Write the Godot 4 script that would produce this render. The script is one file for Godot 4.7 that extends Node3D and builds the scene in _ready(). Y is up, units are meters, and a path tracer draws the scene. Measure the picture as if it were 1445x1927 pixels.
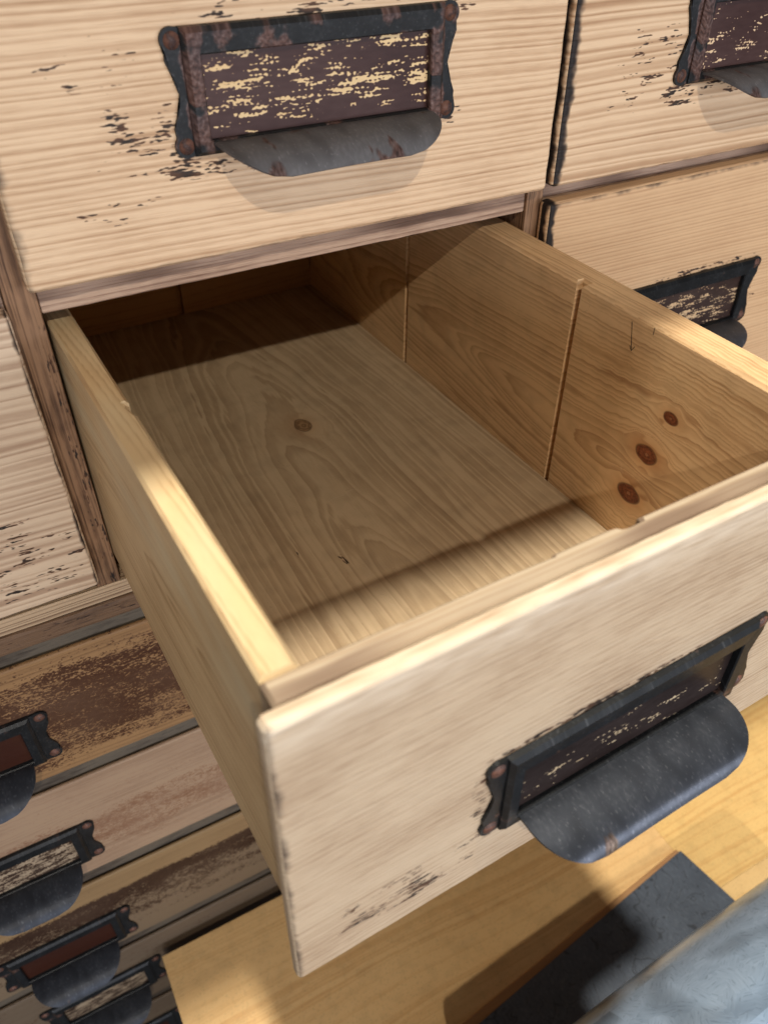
extends Node3D
# Worn pine apothecary drawers with one drawer pulled open. Units are metres; the cabinet front lies in z = 0.

const W := 0.205          # width of a drawer front
const FACE := 0.0086      # how far the closed fronts stand proud of the frame
const PITCH := 0.2077

var M := {}               # materials by name
var specs: Array = []     # textures to compute
var done: Array = []


func _ready() -> void:
	# ---------------------------------------------------------------- camera
	var cam := Camera3D.new()
	cam.name = "camera"
	var lens := CameraAttributesPhysical.new()
	lens.frustum_focal_length = 19.05
	lens.frustum_near = 0.01
	lens.frustum_far = 50.0
	lens.frustum_focus_distance = 0.32
	lens.exposure_aperture = 9.0
	cam.attributes = lens
	cam.fov = 64.416
	cam.near = 0.01
	cam.far = 50.0
	cam.position = Vector3(-0.01527, 0.11684, 0.27615)
	cam.rotation_order = EULER_ORDER_YXZ
	cam.rotation = Vector3(-0.70746, -0.49499, 0.00085)
	add_child(cam)
	cam.current = true

	# ---------------------------------------------------------------- air, exposure and lamps
	var env := Environment.new()
	env.background_mode = Environment.BG_COLOR
	env.background_color = Color(0.075, 0.073, 0.072).linear_to_srgb()
	env.tonemap_mode = Environment.TONE_MAPPER_LINEAR
	env.tonemap_exposure = 1.05
	env.sdfgi_enabled = true
	env.ssao_enabled = true
	env.ssil_enabled = true
	var we := WorldEnvironment.new()
	we.name = "room_air"
	we.environment = env
	add_child(we)
	# a ceiling lamp in front of the cabinet, up behind the viewer
	lamp("front_ceiling_lamp", Vector3(-0.32, 1.56, 1.80), Vector3(0.1, 0, 0), Color(1.0, 0.95, 0.88), 2.0, 0.02, 40.0)
	# a ceiling lamp nearly overhead, cut off by the added overhang above
	lamp("overhead_ceiling_lamp", Vector3(0.0, 1.90, 0.270), Vector3(0.12, -0.3, 0.15), Color(1.0, 0.965, 0.905), 5.4, 0.045, 40.0)
	# a broad cool fill light added low behind the viewer to brighten the fronts
	var win := AreaLight3D.new()
	win.name = "front_fill_light"
	win.area_size = Vector2(3.2, 0.62)
	win.light_color = Color(0.93, 0.95, 1.0)
	win.light_energy = 4.5
	win.shadow_enabled = true
	add_child(win)
	win.look_at_from_position(Vector3(0.25, 0.06, 2.1), Vector3(0.1, -0.02, 0.0))

	# ---------------------------------------------------------------- materials
	make_materials()

	# ---------------------------------------------------------------- large structure
	build_cabinet()
	build_base_cabinet()
	build_bench()

	# ---------------------------------------------------------------- drawers and loose things
	build_closed_drawers()
	build_open_drawer()
	build_base_drawers()
	build_loose_things()


func lamp(called: String, at: Vector3, towards: Vector3, color: Color, energy: float, size: float, angle: float) -> void:
	var l := SpotLight3D.new()
	l.name = called
	l.light_color = color
	l.light_energy = energy
	l.light_size = size
	l.spot_range = 8.0
	l.spot_angle = angle
	l.spot_attenuation = 2.0
	l.shadow_enabled = true
	add_child(l)
	l.look_at_from_position(at, towards, Vector3.BACK)


# ==================================================================== nodes
var taken := {}


func numbered(called: String) -> String:
	var n: int = taken.get(called, 0)
	taken[called] = n + 1
	return called if n == 0 else "%s_%03d" % [called, n]


func thing(called: String, label: String, category: String, at := Vector3.ZERO, group := "") -> Node3D:
	var o := Node3D.new()
	o.name = numbered(called)
	add_child(o)
	o.position = at
	tag(o, label, category, group)
	return o


func tag(o: Node, label: String, category: String, group := "") -> void:
	o.set_meta("label", label)
	o.set_meta("category", category)
	if group:
		o.set_meta("group", group)


func obj(called: String, acc: Dictionary, m: Material, parent: Node = self) -> MeshInstance3D:
	var o := MeshInstance3D.new()
	o.name = called
	o.mesh = mesh_of(acc)
	o.material_override = m
	o.cast_shadow = GeometryInstance3D.SHADOW_CASTING_SETTING_DOUBLE_SIDED
	parent.add_child(o, true)
	return o


# ==================================================================== mesh building
func acc(off := Vector3.ZERO) -> Dictionary:
	return {"v": PackedVector3Array(), "n": PackedVector3Array(), "t": PackedVector2Array(), "i": PackedInt32Array(), "off": off}


func mesh_of(a: Dictionary) -> ArrayMesh:
	var arr := []
	arr.resize(Mesh.ARRAY_MAX)
	arr[Mesh.ARRAY_VERTEX] = a.v
	arr[Mesh.ARRAY_NORMAL] = a.n
	arr[Mesh.ARRAY_TEX_UV] = a.t
	arr[Mesh.ARRAY_INDEX] = a.i
	var m := ArrayMesh.new()
	m.add_surface_from_arrays(Mesh.PRIMITIVE_TRIANGLES, arr)
	return m


func vert(a: Dictionary, p: Vector3, n: Vector3, t: Vector2) -> int:
	a.v.append(p - a.off)
	a.n.append(n)
	a.t.append(t)
	return a.v.size() - 1


func tri(a: Dictionary, i: int, j: int, k: int) -> void:
	var f: Vector3 = (a.v[j] - a.v[i]).cross(a.v[k] - a.v[i])
	if f.length_squared() < 1e-20:
		return
	if f.dot(a.n[i] + a.n[j] + a.n[k]) > 0.0:   # front faces run clockwise
		a.i.append_array([i, k, j])
	else:
		a.i.append_array([i, j, k])


func quad(a: Dictionary, i: int, j: int, k: int, l: int) -> void:
	tri(a, i, j, k)
	tri(a, i, k, l)


# how a board takes its texture: grain axis g, the patch u0..u0+lu, v0..v0+lv of the board that the picture covers
func mapping(g: int, u0: float, v0: float, lu: float, lv: float, side_from := 0.0, side_to := 0.0) -> Dictionary:
	return {"g": g, "u0": u0, "v0": v0, "lu": lu, "lv": lv, "sf": side_from, "st": side_to}


func uv_of(p: Vector3, axis: int, mp: Dictionary) -> Vector2:
	var g: int = mp.g
	var u := 0.0
	var v := 0.0
	if axis == 2:
		u = p.y if g == 1 else p.x
		v = p.x if g == 1 else p.y
	elif axis == 1:
		u = p.z if g == 2 else p.x
		v = (p.x if g == 2 else p.z) - mp.sf + mp.st
	else:
		u = p.y if g == 1 else p.z
		v = p.z - mp.sf + mp.st if g == 1 else p.y
	return Vector2((u - mp.u0) / mp.lu, (v - mp.v0) / mp.lv)


var dent_noise: FastNoiseLite


func rbox(a: Dictionary, lo: Vector3, hi: Vector3, r: float, mp: Dictionary, cell := 0.012, wear := 0.0, bow := 0.0) -> void:
	if dent_noise == null:
		dent_noise = FastNoiseLite.new()
		dent_noise.noise_type = FastNoiseLite.TYPE_SIMPLEX_SMOOTH
		dent_noise.frequency = 140.0
		dent_noise.seed = 5
	var steps: Array = []
	for ax in 3:
		var s: Array = []
		var l: float = lo[ax]
		var h: float = hi[ax]
		for f in [0.0, 0.3, 0.62, 1.0]:
			s.append(l + r * f)
		var n := int(ceil((h - l - 2.0 * r) / cell))
		for k in range(1, n):
			s.append(l + r + (h - l - 2.0 * r) * k / n)
		for f in [1.0, 0.62, 0.3, 0.0]:
			s.append(h - r * f)
		steps.append(s)
	var ilo := lo + Vector3.ONE * r
	var ihi := hi - Vector3.ONE * r
	for ax in 3:
		var b := (ax + 1) % 3
		var c := (ax + 2) % 3
		for side in [0, 1]:
			var sb: Array = steps[b]
			var sc: Array = steps[c]
			var first: int = a.v.size()
			for ib in sb.size():
				for ic in sc.size():
					var p := Vector3.ZERO
					p[ax] = hi[ax] if side else lo[ax]
					p[b] = sb[ib]
					p[c] = sc[ic]
					var inner := p.clamp(ilo, ihi)
					var n := (p - inner).normalized()
					var q := inner + n * r
					if wear > 0.0:
						var edge := 1.0 - maxf(absf(n.x), maxf(absf(n.y), absf(n.z)))
						if edge > 0.02:
							q -= n * wear * clampf(0.35 + dent_noise.get_noise_3dv(q), 0.0, 1.3) * minf(1.0, edge * 4.0)
					if bow != 0.0 and p.y < (lo.y + hi.y) * 0.5:
						var f := (p.x - lo.x) / (hi.x - lo.x)
						q.y -= bow * 4.0 * f * (1.0 - f)
					vert(a, q, n, uv_of(q, ax, mp))
			for ib in sb.size() - 1:
				for ic in sc.size() - 1:
					var i: int = first + ib * sc.size() + ic
					quad(a, i, i + 1, i + 1 + sc.size(), i + sc.size())


# a plan outline in x and z, raised from y0 to y1, its upper edge chamfered by c
func prism(a: Dictionary, plan: PackedVector2Array, y0: float, y1: float, c: float, mp: Dictionary, cb := 0.0) -> void:
	var n := plan.size()
	var area := 0.0
	for k in n:
		area += plan[k].cross(plan[(k + 1) % n])
	var turn := 1.0 if area > 0.0 else -1.0
	var inset := func(d: float) -> PackedVector2Array:
		var out := PackedVector2Array()
		for k in n:
			var e0: Vector2 = (plan[k] - plan[(k + n - 1) % n]).normalized()
			var e1: Vector2 = (plan[(k + 1) % n] - plan[k]).normalized()
			var n0 := Vector2(-e0.y, e0.x) * turn
			var n1 := Vector2(-e1.y, e1.x) * turn
			var m := (n0 + n1).normalized()
			out.append(plan[k] + m * d / maxf(0.4, m.dot(n0)))
		return out
	var top: PackedVector2Array = inset.call(c)
	var low: PackedVector2Array = inset.call(cb)
	var rings := [[low, y0], [plan, y0 + cb], [plan, y1 - c], [top, y1]]
	for q in 3:
		if rings[q + 1][1] - rings[q][1] < 1e-6:
			continue
		for k in n:
			var k2 := (k + 1) % n
			var e: Vector2 = (plan[k2] - plan[k]).normalized()
			var out := Vector2(e.y, -e.x) * turn
			var nn := Vector3(out.x, [-0.7, 0.0, 0.7][q], out.y).normalized()
			var ax := 0 if absf(out.x) > absf(out.y) else 2
			var ids := []
			for w in [[k, 0], [k2, 0], [k2, 1], [k, 1]]:
				var r: Array = rings[q + w[1]]
				var p := Vector3(r[0][w[0]].x, r[1], r[0][w[0]].y)
				ids.append(vert(a, p, nn, uv_of(p, ax, mp)))
			quad(a, ids[0], ids[1], ids[2], ids[3])
	for cap in [[top, y1, Vector3.UP], [low, y0, Vector3.DOWN]]:
		var tris := Geometry2D.triangulate_polygon(cap[0])
		var first: int = a.v.size()
		for v in cap[0]:
			var p := Vector3(v.x, cap[1], v.y)
			vert(a, p, cap[2], uv_of(p, 1, mp))
		for k in range(0, tris.size(), 3):
			tri(a, first + tris[k], first + tris[k + 1], first + tris[k + 2])


# an outline in x and y, thickened from z0 to z1
func plate(a: Dictionary, outline: PackedVector2Array, z0: float, z1: float, at: Vector3, per: float) -> void:
	var n := outline.size()
	var tris := Geometry2D.triangulate_polygon(outline)
	var mid := Vector2.ZERO
	for v in outline:
		mid += v / n
	for cap in [[z1, Vector3.BACK], [z0, Vector3.FORWARD]]:
		var first: int = a.v.size()
		for v in outline:
			var p := Vector3(v.x, v.y, cap[0])
			vert(a, p + at, cap[1], Vector2(p.x, p.y) / per)
		for k in range(0, tris.size(), 3):
			tri(a, first + tris[k], first + tris[k + 1], first + tris[k + 2])
	for k in n:
		var p0 := outline[k]
		var p1 := outline[(k + 1) % n]
		var e := (p1 - p0).normalized()
		var o := Vector2(e.y, -e.x)
		if o.dot((p0 + p1) * 0.5 - mid) < 0.0:
			o = -o
		var nn := Vector3(o.x, o.y, 0)
		var ids := []
		for w in [[p0, z0], [p1, z0], [p1, z1], [p0, z1]]:
			ids.append(vert(a, Vector3(w[0].x, w[0].y, w[1]) + at, nn, w[0] / per + Vector2(w[1], 0) / per))
		quad(a, ids[0], ids[1], ids[2], ids[3])


# a pressed frame: rings of [half width, half height, shift up, z]
func rect_rings(a: Dictionary, rings: Array, at: Vector3, per: float) -> void:
	for q in rings.size() - 1:
		for k in 4:
			var ids := []
			var pts := []
			for w in [[q, k], [q, k + 1], [q + 1, k + 1], [q + 1, k]]:
				var r: Array = rings[w[0]]
				var kk: int = w[1] % 4
				var sx: float = [-1.0, 1.0, 1.0, -1.0][kk]
				var sy: float = [-1.0, -1.0, 1.0, 1.0][kk]
				pts.append(Vector3(sx * r[0], r[2] + sy * r[1], r[3]))
			var nn: Vector3 = (pts[1] - pts[0]).cross(pts[3] - pts[0]).normalized()
			if nn.length() < 0.5:
				continue
			var outward := Vector3([0, 1, 0, -1][k], [-1, 0, 1, 0][k], 0)
			if absf(nn.z) > 0.3 and nn.z < 0.0:
				nn = -nn
			elif absf(nn.z) <= 0.3 and nn.dot(outward) < 0.0 and rings[q + 1][3] > rings[q][3]:
				nn = -nn
			elif absf(nn.z) <= 0.3 and nn.dot(outward) > 0.0 and rings[q + 1][3] < rings[q][3]:
				nn = -nn
			for p in pts:
				ids.append(vert(a, p + at, nn, Vector2(p.x, p.y + p.z) / per))
			quad(a, ids[0], ids[1], ids[2], ids[3])


# the bent tongue that one pulls: starts at (y, z) = (0, 0) and runs out and down
func tongue(a: Dictionary, width: float, reach: float, r: float, at: Vector3, dent: float) -> void:
	var prof := [Vector2(0, -0.002), Vector2(0.0002, 0.0), Vector2(0.0005, 0.003), Vector2(0.0003, 0.0065), Vector2(-0.0002, 0.0098), Vector2(-0.0009, 0.0128), Vector2(-0.0020, 0.0155), Vector2(-0.0036, 0.0178), Vector2(-0.0054, 0.0194), Vector2(-0.0070, 0.0204)]
	var curve := Curve2D.new()
	for k in prof.size():
		var p0: Vector2 = prof[maxi(k - 1, 0)]
		var p1: Vector2 = prof[mini(k + 1, prof.size() - 1)]
		curve.add_point(prof[k] * reach, -(p1 - p0) * reach / 6.0, (p1 - p0) * reach / 6.0)
	var total := curve.get_baked_length()
	var ns := 22
	var nu := 28
	var thick := 0.0009
	var grid := []
	for s in ns + 1:
		var ls := total * s / ns
		var c := curve.sample_baked(ls, true)
		var c2 := curve.sample_baked(minf(ls + 0.0004, total), true)
		var c1 := curve.sample_baked(maxf(ls - 0.0004, 0.0), true)
		var t := (c2 - c1).normalized()
		var nn := Vector3(0, t.y, -t.x)          # (y, z) tangent turned upwards
		if nn.y < 0.0:
			nn = -nn
		var over := maxf(0.0, ls - (total - r))
		var hw := width * 0.5 - r + sqrt(maxf(0.0, r * r - over * over))
		if over > 0.0:
			hw = maxf(hw, width * 0.5 - r * 0.97)
		var row := []
		for u in nu + 1:
			var x := hw * (2.0 * u / nu - 1.0)
			var bump := dent * sin(x * 90.0 + 1.0) * ls / total
			row.append([Vector3(x, c.x + bump, c.y), nn, Vector2(x / 0.1, ls / 0.1)])
		grid.append(row)
	for lay in [0, 1]:
		var first: int = a.v.size()
		for s in ns + 1:
			for u in nu + 1:
				var g: Array = grid[s][u]
				vert(a, g[0] - g[1] * thick * lay + at, g[1] * (1.0 - 2.0 * lay), g[2])
		for s in ns:
			for u in nu:
				var i: int = first + s * (nu + 1) + u
				quad(a, i, i + 1, i + nu + 2, i + nu + 1)
	var rim := []
	for s in ns + 1:
		rim.append(grid[s][0])
	for u in range(1, nu):
		rim.append(grid[ns][u])
	for s in range(ns, -1, -1):
		rim.append(grid[s][nu])
	for k in rim.size() - 1:
		var g0: Array = rim[k]
		var g1: Array = rim[k + 1]
		var mid: Vector3 = (g0[0] + g1[0]) * 0.5 - grid[ns / 3][nu / 2][0]
		var e: Vector3 = (g1[0] - g0[0]).normalized()
		var o: Vector3 = e.cross(g0[1]).normalized()
		if o.dot(mid) < 0.0:
			o = -o
		var ids := []
		for w in [[g0, 0.0], [g1, 0.0], [g1, 1.0], [g0, 1.0]]:
			ids.append(vert(a, w[0][0] - w[0][1] * thick * w[1] + at, o, w[0][2]))
		quad(a, ids[0], ids[1], ids[2], ids[3])


func nail_head(a: Dictionary, at: Vector3, r: float, h: float) -> void:
	var prev := -1
	for s in 5:
		var f := s / 4.0
		var rr := r * cos(f * PI * 0.5)
		var z := h * sin(f * PI * 0.5)
		var first: int = a.v.size()
		for k in 17:
			var ang := TAU * k / 16.0
			var n := Vector3(cos(ang) * cos(f * 1.2), sin(ang) * cos(f * 1.2), 0.4 + f).normalized()
			vert(a, at + Vector3(cos(ang) * rr, sin(ang) * rr, z), n, Vector2(cos(ang) * rr, sin(ang) * rr) / 0.03 + Vector2(at.x, at.y) / 0.03)
		if prev >= 0:
			for k in 16:
				quad(a, prev + k, prev + k + 1, first + k + 1, first + k)
		prev = first


# ==================================================================== the iron label holder with its pull
# at: middle of the plate on the wood; w: whole width over the ears; win: width of the window
func label_holder(parent: Node3D, at: Vector3, w: float, h: float, win: float, iron: String, pull: String, card: Material, dent := 0.0, roll := 0.0) -> void:
	var ear := h * 0.5 - 0.0034
	var xe := w * 0.5 - 0.0036
	var xf := win * 0.5 + 0.0056             # outer edge of the pressed frame
	var right := []
	right.append(Vector2(xf - 0.001, h * 0.5 - 0.0004))
	for k in 9:
		var ang := PI * 0.62 - PI * 0.86 * k / 8.0
		right.append(Vector2(xe + 0.0036 * cos(ang), ear + 0.0036 * sin(ang)))
	for k in range(1, 8):
		var f := k / 8.0
		var y := (ear - 0.0022) * (1.0 - 2.0 * f)
		var waist := 0.5 + 0.5 * cos(PI * 2.0 * (f - 0.5))
		right.append(Vector2(xe + 0.0034 - 0.0036 * waist, y))
	for k in 9:
		var ang := PI * 0.24 - PI * 0.86 * k / 8.0
		right.append(Vector2(xe + 0.0036 * cos(ang), -ear + 0.0036 * sin(ang)))
	right.append(Vector2(xf - 0.001, -h * 0.5 + 0.0004))
	var outline := PackedVector2Array()
	for p in right:
		outline.append(p)
	for k in range(right.size() - 1, -1, -1):
		outline.append(Vector2(-right[k].x, right[k].y))
	var wt := 0.5 * h - 0.0076               # window top
	var wb := -0.5 * h + 0.0045
	var ch := (wt - wb) * 0.5
	var cy := (wt + wb) * 0.5
	# the back plate is split into two ears so that the window stays open
	var a := acc()
	for s in [-1.0, 1.0]:
		var part := PackedVector2Array()
		for p in right:
			part.append(Vector2(p.x * s, p.y))
		part.append(Vector2(s * (win * 0.5 + 0.001), -h * 0.5 + 0.0004))
		part.append(Vector2(s * (win * 0.5 + 0.001), h * 0.5 - 0.0004))
		plate(a, part, 0.0001, 0.0013, at, 0.12)
	rect_rings(a, [[xf, h * 0.5, 0.0, 0.0003], [xf - 0.0002, h * 0.5 - 0.0002, 0.0, 0.0021], [xf - 0.0016, h * 0.5 - 0.0016, 0.0, 0.0034], [win * 0.5 + 0.0004, ch + 0.0004, cy, 0.0032], [win * 0.5, ch, cy, 0.0027], [win * 0.5, ch, cy, 0.0004]], at, 0.12)
	var plate_node := obj("label_frame", a, M[iron], parent)
	if roll != 0.0:
		var turn := Basis(Vector3.BACK, roll)
		plate_node.transform = Transform3D(turn, at - turn * at)
	var c := acc()
	rbox(c, at + Vector3(-win * 0.5 - 0.0005, wb - 0.0005, 0.0), at + Vector3(win * 0.5 + 0.0005, wt + 0.0005, 0.0007), 0.0001, mapping(0, at.x - 0.04, at.y + cy - 0.0125, 0.08, 0.025), 0.05)
	obj("label_card", c, card, plate_node)
	var t := acc()
	tongue(t, win - 0.0012, 1.0, 0.0185, at + Vector3(0, wb - 0.0006, 0.0030), dent)
	obj("pull_lip", t, M[pull], plate_node)
	for sx in [-1.0, 1.0]:
		for sy in [-1.0, 1.0]:
			var s := acc()
			nail_head(s, at + Vector3(sx * xe, sy * ear, 0.0012), 0.0026, 0.0008)
			obj("nail", s, M["rust"], plate_node)


# ==================================================================== cabinet
func build_cabinet() -> void:
	var t := thing("drawer_cabinet", "worn pine apothecary cabinet frame of dark stained stiles and worn rails with painted shade around the open drawer", "cabinet", Vector3(0.1, -0.147, 0.0))
	var base: Vector3 = t.position
	var deep := -0.30
	var top := 0.150
	# stiles, each with the partition board behind it
	for s in [[-0.0075, 0.0029], [0.2021, 0.2107], [-0.2153, -0.2060], [0.4098, 0.4184]]:
		var a := acc(base)
		rbox(a, Vector3(s[0], -0.138, -0.018), Vector3(s[1], top, 0.0), 0.0007, mapping(1, -0.15, s[0], 0.32, 0.02, -0.018, s[0]), 0.006, 0.0006)
		obj("stile", a, M["stile"], t)
		a = acc(base)
		rbox(a, Vector3(s[0] + 0.0008, -0.138, deep), Vector3(s[1] - 0.0008, top, -0.0181), 0.0005, mapping(2, deep, -0.14, 0.3, 0.14), 0.1)
		obj("partition", a, M["carcass"], t)
	# rails between the rows, in the three columns
	var spans := [[-0.2060, -0.0075], [0.0029, 0.2021], [0.2107, 0.4098]]
	for k in 3:
		var s: Array = spans[k]
		var a := acc(base)
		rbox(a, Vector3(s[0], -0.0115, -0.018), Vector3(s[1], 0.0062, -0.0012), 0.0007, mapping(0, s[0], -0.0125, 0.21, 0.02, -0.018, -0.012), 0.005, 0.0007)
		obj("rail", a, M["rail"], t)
		a = acc(base)
		rbox(a, Vector3(s[0], -0.0100, deep), Vector3(s[1], 0.0, -0.0181), 0.0005, mapping(0, s[0], deep, 0.2, 0.3), 0.1)
		obj("dust_board", a, M["carcass"], t)
		a = acc(base)
		rbox(a, Vector3(s[0], -0.1465, deep), Vector3(s[1], -0.1385, -0.0121), 0.0005, mapping(0, s[0], deep, 0.2, 0.3), 0.1)
		obj("dust_board", a, M["carcass"], t)
	# the bottom rail runs under all columns
	var b := acc(base)
	rbox(b, Vector3(-0.2153, -0.1470, -0.012), Vector3(0.4184, -0.1381, 0.0), 0.0008, mapping(0, -0.12, -0.148, 0.22, 0.012, -0.018, -0.148), 0.008, 0.0005)
	obj("bottom_rail", b, M["bottom_rail"], t)
	b = acc(base)
	rbox(b, Vector3(-0.2153, -0.147, deep - 0.012), Vector3(0.4184, top, deep - 0.0003), 0.0005, mapping(0, -0.2, -0.147, 0.3, 0.3), 0.2)
	obj("back_board", b, M["carcass"], t)
	# upper tier of the carcass and an added unseen overhang that blocks the overhead lamp
	b = acc(base)
	rbox(b, Vector3(-0.2153, top + 0.0003, deep), Vector3(0.4184, 0.345, FACE), 0.001, mapping(0, -0.2, 0.15, 0.3, 0.2), 0.1)
	obj("upper_carcass", b, M["carcass"], t)
	b = acc(base)
	rbox(b, Vector3(-0.36, 0.3453, deep), Vector3(0.56, 0.367, 0.131), 0.003, mapping(0, -0.2, deep, 0.3, 0.4), 0.1)
	obj("added_overhang", b, M["carcass"], t)


func build_base_cabinet() -> void:
	var t := thing("base_cabinet", "lower chest of dark stained wood that carries the cabinet, grey rails between its flat drawers", "cabinet", Vector3(0.1, -0.62, 0.0))
	var base: Vector3 = t.position
	var a := acc(base)
	rbox(a, Vector3(-0.45, -0.1580, -0.30), Vector3(0.60, -0.1474, 0.0012), 0.0022, mapping(0, -0.12, -0.159, 0.22, 0.013, 0.0, -0.159), 0.010, 0.0006)
	obj("top_moulding", a, M["moulding"], t)
	var ys := [-0.1662, -0.2508, -0.3480, -0.4435, -0.5410, -0.6374]
	for k in 6:
		var hi: float = ys[k] + (0.0081 if k == 0 else -0.0016)
		var lo: float = ys[k] - 0.0032 if k == 0 else ys[k] - 0.0132
		a = acc(base)
		rbox(a, Vector3(-0.45, lo, -0.03), Vector3(0.60, hi, -0.0035), 0.0006, mapping(0, -0.12, lo, 0.22, 0.02, 0.0, lo), 0.02, 0.0003)
		obj("rail", a, M["grey_rail"], t)
	a = acc(base)
	rbox(a, Vector3(-0.45, -0.74, -0.30), Vector3(0.60, -0.1583, -0.0302), 0.001, mapping(0, -0.2, -0.6, 0.3, 0.3), 0.3)
	obj("carcass", a, M["carcass"], t)


func build_bench() -> void:
	var t := thing("bench", "honey coloured wooden bench top of edge glued planks in front of the lower drawers", "bench", Vector3(0.25, -0.498, 0.25))
	var base: Vector3 = t.position
	# [z0, z1, the x where boards meet]
	var rows := [[0.009, 0.1540, [-0.0415, 0.3165, 0.75]], [0.1541, 0.26, [-0.0415, 0.18, 0.75]], [0.2601, 0.42, [-0.0415, 0.30, 0.75]]]
	var kind := 0
	for r in rows:
		for k in 2:
			var a := acc(base)
			var x0: float = r[2][k]
			var x1: float = r[2][k + 1] - 0.0001
			rbox(a, Vector3(x0, -0.498, r[0]), Vector3(x1, -0.47, r[1]), 0.00025, mapping(0, x0 + 0.13 * kind, r[0] - 0.017 * kind, 0.36, 0.2), 0.03)
			obj("plank", a, M["bench_%d" % [[0, 1, 0][kind] if k == 0 else [2, 1, 2][kind]]], t)
		kind += 1


# ==================================================================== drawers of the cabinet
func front_board(t: Node3D, lo: Vector2, hi: Vector2, m: Material, z0 := 0.0003, r := 0.0022) -> void:
	var a := acc(t.position)
	rbox(a, Vector3(lo.x, lo.y, z0), Vector3(hi.x, hi.y, FACE), r, mapping(0, lo.x, lo.y, hi.x - lo.x, hi.y - lo.y, 0.0, lo.y), 0.006, 0.0006)
	obj("drawer_front", a, m, t)


func build_closed_drawers() -> void:
	var g := "drawers of the pine cabinet"
	var t := thing("drawer", "closed pale pine drawer directly above the open drawer, its iron pull grey and rusty", "drawer", Vector3(W * 0.5, 0, 0), g)
	front_board(t, Vector2(0, 0), Vector2(W, 0.128), M["front_above"])
	label_holder(t, Vector3(0.1057, 0.0526, FACE) - t.position, 0.1026, 0.0362, 0.0797, "iron_rusty", "pull_grey", M["card_a"], 0.0002)

	t = thing("drawer", "closed pale pine drawer at the top right with a blackened left edge", "drawer", Vector3(PITCH + W * 0.5, 0, 0), g)
	front_board(t, Vector2(PITCH, 0.0003), Vector2(PITCH + W, 0.128), M["front_top_right"])
	label_holder(t, Vector3(PITCH + 0.1062, 0.0512, FACE) - t.position, 0.1026, 0.0362, 0.0775, "iron_rusty", "pull_grey", M["card_b"], 0.0)

	t = thing("drawer", "closed smooth pine drawer to the right of the open drawer, partly hidden behind it", "drawer", Vector3(PITCH + W * 0.5, -0.131, 0), g)
	front_board(t, Vector2(PITCH + 0.0003, -0.1312), Vector2(PITCH + W, -0.0062), M["front_right"])
	label_holder(t, Vector3(0.3012, -0.0748, FACE) - t.position, 0.1026, 0.0362, 0.0797, "iron_black", "pull_slate", M["card_c"], 0.0)

	t = thing("drawer", "closed bleached pine drawer left of the open drawer with dark specks in its lower corner", "drawer", Vector3(-0.108, -0.1307, 0), g)
	front_board(t, Vector2(-0.2115, -0.1307), Vector2(-0.0060, -0.0062), M["front_left"])
	t.rotation.z = 0.012

	t = thing("drawer", "corner of a closed pine drawer at the far left edge, worn round a knot", "drawer", Vector3(-0.11, 0, 0), g)
	front_board(t, Vector2(-0.2140, -0.0004), Vector2(-0.0095, 0.128), M["front_top_left"])


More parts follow.
